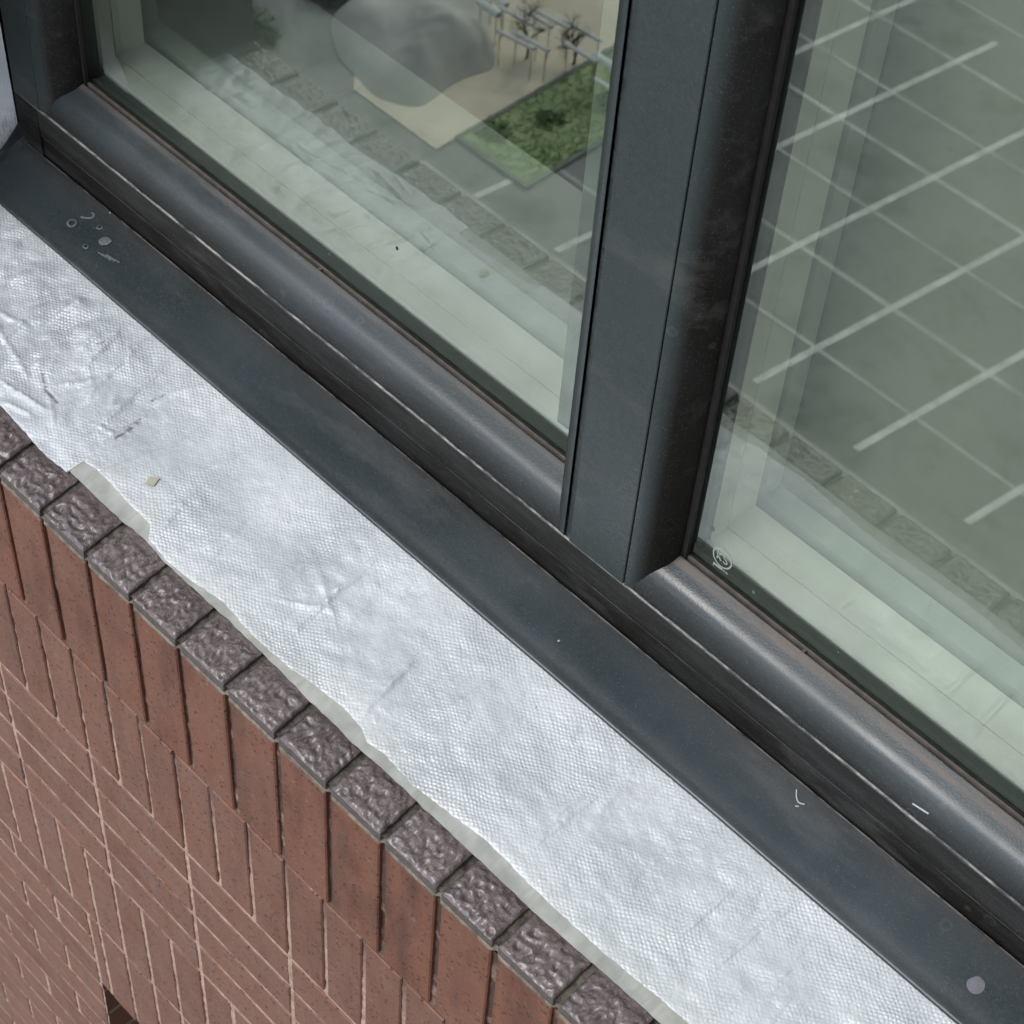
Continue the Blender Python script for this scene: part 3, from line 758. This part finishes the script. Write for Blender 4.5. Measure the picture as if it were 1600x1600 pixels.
def stroke(name, pts, w, mat, parent, label=None):
    q = MB(); L = [Vector(p) for p in pts]
    for a, b in zip(L[:-1], L[1:]):
        d = (b - a).normalized(); s_ = d.cross(Vector((0, -.4, 1))).normalized() * w
        q.quad([a - s_, b - s_, b + s_, a + s_]); q.quad([a + s_ - Vector((0, 0, .0004)), b + s_ - Vector((0, 0, .0004)), b - s_ - Vector((0, 0, .0004)), a - s_ - Vector((0, 0, .0004))])
    o = q.build(name, mat, parent)
    if label: o['label'] = label
    return o
arc = []
for i in range(7):
    t_ = i / 6; X = .968 + .016 * t_; Y = .3125 - .0005 - .0085 * math.sin(PI * t_ * .75) + .0 * t_
    arc.append((X, Y, fz(Y) + .0013))
stroke('scratch', arc, .0006, WHITE, fl, 'thin white curved scratch')
stroke('scratch', [(.9785, .2985, fz(.2985) + .0013), (.9815, .3005, fz(.3005) + .0013)], .0006, WHITE, fl)
for k, (dx, dy) in enumerate(((0, 0), (.006, .002), (.011, .0045))):
    xs_ = -.121 + dx; ys_ = .272 + dy
    stroke('scratch', [(xs_, ys_, fz(ys_) + .0012), (xs_ + .022, ys_ + .003, fz(ys_ + .003) + .0012)], .0007, DROP, fl)

# ================================================================== WINDOW
win = thing('window', 'dark blue-grey aluminium window with two reflective glass panes and a mullion', 'window', (.7, .36, .40))
Z3, YF, YB, ZBt = .4001, .322, .362, .4473
ZT = 2.6
br = MB()
# rail below the beads: two stepped faces with worn arrises, bright glints painted in
extrude_x(br, [(.3258, .318, (0, 0, 1)), (.3258, .352, (.1, 0, 1)), (.3254, .3541, (.2, .4, .5)), (.3238, .3549, (.2, .35, .3)), (.3238, .3560, (0, 0, 1)), (.3232, .372, (.3, 0, .8)), (.3225, .396, (.25, 0, .8)), (.3220, .3988, (.2, .3, .3)), (.3222, .4001, (.2, 1, 0)), (.3234, .4006, (.1, .7, 0)), (.3250, .4003, (0, 0, .6))], -.345, 2.7, .04)
br.box((-.345, .3262, .31), (2.7, .40, .398), 0, faces='xXYZz')
br.build('bottom_rail', PAINT, win)
def bead_curve(n=30):
    """quarter-round: s=0 at the front face, s=1 at the glass edge"""
    out = []
    for i in range(n + 1):
        a = (PI / 2) * i / n
        out.append((1 - math.cos(a), math.sin(a)))      # depth fraction, outward fraction
    return out
BC = bead_curve()
def shoulder(n=40):
    # steep toe, tight shoulder, shallow back: (depth, rise) fractions through a Bezier chain
    P4 = [(0, 0), (.02, .20), (.10, .40), (.20, .56)], [(.20, .56), (.29, .70), (.42, .77), (.60, .84)], [(.60, .84), (.75, .90), (.88, .955), (1, 1)]
    out = []
    for c in P4:
        for i in range(n // 3 + 1):
            t_ = i / (n // 3); u = 1 - t_
            out.append(tuple(u**3 * c[0][k] + 3*u*u*t_*c[1][k] + 3*u*t_*t_*c[2][k] + t_**3*c[3][k] for k in (0, 1)))
    return out
SHO = shoulder()
def bottom_bead(x0, x1, d0, dm):
    q = MB(); prof = []
    for i, (dpt, rise) in enumerate(SHO):
        s_ = dpt; dust = max(0, min(1, (s_ - d0) / .10)) * dm
        grime_shade = max(0, .8 - s_ * 4.5)
        prof.append((.3245 + (YB - .3245) * dpt, .4001 + (ZBt - .4001) * rise, (dust, 0, grime_shade)))
    prof.append((YB + .0006, ZBt - .0006, (.6, .8, 0))); prof.append((YB + .0008, ZBt - .012, (0, 0, 1)))
    extrude_x(q, prof, x0, x1, .03)
    for p_ in range(len(q.sm)): q.sm[p_] = False
    o = q.build('glazing_bead', PAINT, win)
    bm2 = bmesh.new(); bm2.from_mesh(o.data); bmesh.ops.remove_doubles(bm2, verts=bm2.verts, dist=1e-5); bm2.to_mesh(o.data); bm2.free()
    for p_ in o.data.polygons: p_.use_smooth = True
    return o
bb1 = bottom_bead(-.29, .64, .78, .45); bb2 = bottom_bead(.70, 2.7, .70, .9)
bb1['label'] = 'left bottom glazing bead, cleaner'; bb2['label'] = 'right bottom glazing bead with brown dust'
def side_bead(xf, xg, z0=.395, dust=0.0):
    q = MB(); prof = []
    for i, (dpt, rise) in enumerate(BC):
        s_ = i / 30
        prof.append((xf + (xg - xf) * (rise * .85 + .15 * s_), .3222 + (YB - .3222) * (dpt * .85 + .15 * s_), (dust * .4, .0, 1.0 * max(0, min(1, (s_ - .08) / .34)))))  # side shade painted in, darkening from the front toward the glass
    prof.append((xg, YB + .0008, (0, .15, .5))); prof.append((xg - (xg - xf) * .3, YB + .0018, (0, 0, 1)))
    if xg < xf: prof = prof[::-1]
    extrude_z(q, prof, z0, ZT)
    o = q.build('glazing_bead', PAINTV, win)
    bm2 = bmesh.new(); bm2.from_mesh(o.data); bmesh.ops.remove_doubles(bm2, verts=bm2.verts, dist=1e-5); bm2.to_mesh(o.data); bm2.free()
    for p_ in o.data.polygons: p_.use_smooth = True
    return o
side_bead(.7096, .7440); side_bead(.622, .592); side_bead(-.2915, -.2490)
mu = MB()
extrude_z(mu, [(.6217, .40, N), (.6217, .3275, (0, 0, .1)), (.6225, .3258, (0, .1, 0)), (.6320, .3216, (0, .0, 0)), (.7068, .3216, (0, 0, 0)), (.7078, .3224, (0, 0, .3)), (.7080, .40, (0, 0, 1))], .4004, ZT)
mu.box((.625, .366, .4004), (.742, .40, ZT), 0, (0, 0, 1, 1), 'y')
mu.build('mullion', PAINTV, win)
jb = MB()
GJ = (0, 0, .35)
extrude_z(jb, [(-.3465, .40, GJ), (-.3465, .3235, GJ), (-.3450, .3216, GJ), (-.2935, .3216, GJ), (-.2925, .3224, (0, 0, .5)), (-.2923, .40, (0, 0, 1))], .4004, ZT)
jb.quad([(-.3465, .3216, .4004), (-.3465, .40, .4004), (-.2923, .40, .4004), (-.2923, .3216, .4004)], 0, [(0, 0, 1, 1)] * 4)
jb.box((-.34, .366, .4004), (-.25, .40, ZT), 0, (0, 0, 1, 1), 'y')
jb.build('jamb', PAINTV, win)
jr = MB(); jr.box((2.64, .3216, .318), (2.75, .40, ZT)); jr.build('jamb', PAINT, win)
hd = MB(); hd.box((-.345, .3216, 2.45), (2.75, .40, 2.6)); hd.build('head_rail', PAINT, win)
# gaskets
def gasket(x0, x1):
    q = MB(); q.box((x0, .3660, .43), (x1, .3686, ZBt + .0012), 1); q.box((x0, .3625, .43), (x1, .3660, ZBt - .007), 0)
    q.build('gasket', [RUBBER, RUBBER_D], win)
    for k in range(int((x1 - x0) / .21)):
        pass
gasket(-.25, .60); gasket(.742, 2.64)
def vgasket(xa, xb):
    q = MB(); q.box((min(xa, xb), .3632, ZBt - .004), (max(xa, xb), .3686, ZT), 0); q.build('gasket', [RUBBER], win)
vgasket(.735, .7500); vgasket(-.26, -.2455); vgasket(.590, .600)
# setting blocks bridging the groove
for x in (.187, .905, 1.23):
    q = MB(); q.box((x, .3618, ZBt - .004), (x + .0035, .3665, ZBt + .0006)); q.build('glazing_clip', RUBBER_D, win)
# insulated glass units
def igu(x0, x1, label):
    q = MB(); a = (x0, .3688, .4385); b = (x1, .3738, ZT)
    q.box(a, b, 0, faces='y'); q.box(a, b, 1, faces='Y')
    o = outer = q.build('glass_pane', [GL_COAT, GL_CLEAR], win); o['label'] = label + ' outer pane'
    q = MB(); q.box((x0, .3920, .4385), (x1, .3965, ZT), 0, faces='yY')
    o = q.build('glass_pane', [GL_CLEAR], win); o['label'] = label + ' inner pane'
    q = MB(); q.box((x0, .3740, .438), (x1, .3918, .4465)); q.box((x0, .3740, .4465), (x0 + (.0128 if x0 > 0 else .0065), .3918, ZT)); q.box((x1 - .0065, .3740, .4465), (x1, .3918, ZT))
    q.build('spacer', SPACER, win)
    return outer
PANE_L = igu(-.2595, .606, 'left window'); PANE_R = igu(.7395, 2.66, 'right window')
# light inner frame behind the glass, two strips with a joint, dark track, second rail
inf = MB(); Zi = .450
def ring(mb, y0, y1, d, mi=0, xl=(-.264, .533), xr=(.7525, 2.62), mid=None):
    mb.box((-.345, y0, .30), (2.75, y1, Zi - d), mi)
    mb.box((-.345, y0, Zi - d), (xl[0] - d, y1, ZT), mi)
    mb.box((xl[1] + d, y0, Zi - d), (xr[0] - d, y1, ZT), mi, faces='xXYzZ'); mb.box((xl[1] + d, y0, Zi - d), (xr[0] - d, y1, ZT), mid if mid is not None else mi, faces='y')  # mullion front darkened in colour to tone down the light on it
    mb.box((xr[1] + d, y0, Zi - d), (2.75, y1, ZT), mi)
ring(inf, .3972, .4228, 0, mid=1); ring(inf, .4228, .4246, .004, 1); ring(inf, .4246, .4677, .0)
inf.build('inner_frame', [INNER, INNER_D], win)
tr = MB(); ring(tr, .4677, .4823, .022, 0, xl=(-.285, .553), xr=(.744, 2.63)); tr.build('sliding_track', plain('track_grey', (.08, .085, .08), .6), win)
r2 = MB(); ring(r2, .4823, .5105, .002, 0, xl=(-.290, .560), xr=(.7525, 2.62)); r2.build('inner_sash', plain('sash_paint', (.44, .48, .45), .5, .4, .05, 10), win)
ins = MB(); ins.box((-.345, .5105, .36), (2.75, .5135, .436), 1); ins.box((-.6, .5135, .39), (2.9, .70, .430), 0)
ins.build('inner_sill', [plain('inner_sill_board', (.37, .39, .37), .5, .4, .08, 6), INNER_D], win)
# etched certification stamp on the right pane
def stamp():
    root = MB(); cx, cz, y = .7895, .4795, .3684
    def seg(pts, w):
        for (a, b), (c, d) in zip(pts[:-1], pts[1:]):
            L = math.hypot(c - a, d - b) or 1; nx_, nz_ = -(d - b) / L * w, (c - a) / L * w
            root.quad([(cx + a - nx_, y, cz + b - nz_), (cx + c - nx_, y, cz + d - nz_), (cx + c + nx_, y, cz + d + nz_), (cx + a + nx_, y, cz + b + nz_)])
    R_ = .0118; cir = [(R_ * math.cos(2 * PI * i / 32), R_ * 1.1 * math.sin(2 * PI * i / 32)) for i in range(33)]
    seg(cir, .0009)
    # K and S shapes inside
    seg([(-.0062, .0055), (-.0062, -.0055)], .0009); seg([(-.0010, .0055), (-.0060, .0002), (-.0010, -.0055)], .0009)
    seg([(.0070, .0038), (.0048, .0056), (.0020, .0045), (.0022, .0016), (.0060, -.0010), (.0066, -.0036), (.0042, -.0056), (.0014, -.0040)], .0009)
    seg([(-.0095, -.0158), (.0030, -.0158)], .0015); seg([(-.0095, -.0190), (-.0082, -.0190)], .0008); seg([(.0050, -.0145), (.0050, -.0172)], .0007); seg([(.0070, -.0172), (.0085, -.0150), (.0095, -.0172)], .0007)
    o = root.build('glass_stamp', plain('etched_white', (.30, .35, .32), .8, .2, .05, 50), PANE_R); o['label'] = 'small round etched stamp at the corner of the right pane'
stamp()
# specks on the glass
for (x, z, r_, m) in ((.292 + .018, .542 + .018, .0022, RUBBER), (.8335, .4665, .0022, DROP), (.771, .508, .0026, DROP), (.2, .475, .0016, DROP), (.94, .475, .0013, DROP)):
    q = MB(); n = 10; q.quad([(x + r_ * math.cos(2 * PI * i / n), .3683, z + r_ * 1.2 * math.sin(2 * PI * i / n)) for i in range(n)]); q.build('dirt_speck', m, PANE_R if x > .7 else PANE_L)
stroke('scratch', [(1.080, .3262, .4145), (1.098, .3272, .4165)], .0007, WHITE, win, 'thin white scratch on the right bottom bead')

# ================================================================== ROOM BEHIND THE GLASS
def struct(name, mb, mat): return tag(mb.build(name, mat), kind='structure')
fm = NT('room_floor_vinyl', .45, .4)
fm.set('Base Color', fm.mix(fm.rng(fm.noise(1.6, 3), .35, .65), (.16, .165, .14), (.26, .25, .21)))
q = MB(); q.quad([(-3, .5, -.45), (5, .5, -.45), (5, 5, -.45), (-3, 5, -.45)]); struct('room_floor', q, fm.m)
q = MB(); q.quad([(-3, .71, -.45), (5, .71, -.45), (5, .71, .38), (-3, .71, .38)][::-1])
q.quad([(-3, 5, -.45), (5, 5, -.45), (5, 5, 2.7), (-3, 5, 2.7)]); q.quad([(-3, .5, -.45), (-3, 5, -.45), (-3, 5, 2.7), (-3, .5, 2.7)]); q.quad([(5, .5, -.45), (5, 5, -.45), (5, 5, 2.7), (5, .5, 2.7)])
q.quad([(-3, .4, 2.7), (5, .4, 2.7), (5, 5, 2.7), (-3, 5, 2.7)])
q.quad([(-3, .40, .0), (-.345, .40, .0), (-.345, .40, 2.7), (-3, .40, 2.7)]); q.quad([(2.75, .40, 0), (5, .40, 0), (5, .40, 2.7), (2.75, .40, 2.7)])
q.quad([(-3, .41, -.5), (5, .41, -.5), (5, .41, .44), (-3, .41, .44)])
struct('room_wall', q, plain('room_paint', (.42, .43, .38), .8, .2, .06, 1.5))

# pale roller blind added behind the right window to brighten the pane
bl = thing('added_roller_blind', 'pale grey-green roller blind added inside the right window to brighten its glass', 'blind', (1.7, .72, 2.5))
q = MB(); rows = []
for j in range(3):
    z = (.4315, 1.4, 2.5)[j]
    rows.append([(.56 + 2.1 * i / 90, 0.5185 + .0012 * math.sin(i * .7) + .001 * noise.noise(Vector((i * .13, j, 1))), z) for i in range(91)])
q.grid(rows); q.build('blind_fabric', plain('blind_fabric', (.235, .25, .21), .85, .2, .12, 2.2), bl)
q = MB(); q.box((.56, .52, 2.48), (2.66, .57, 2.55)); q.build('roller_tube', INNER, bl)
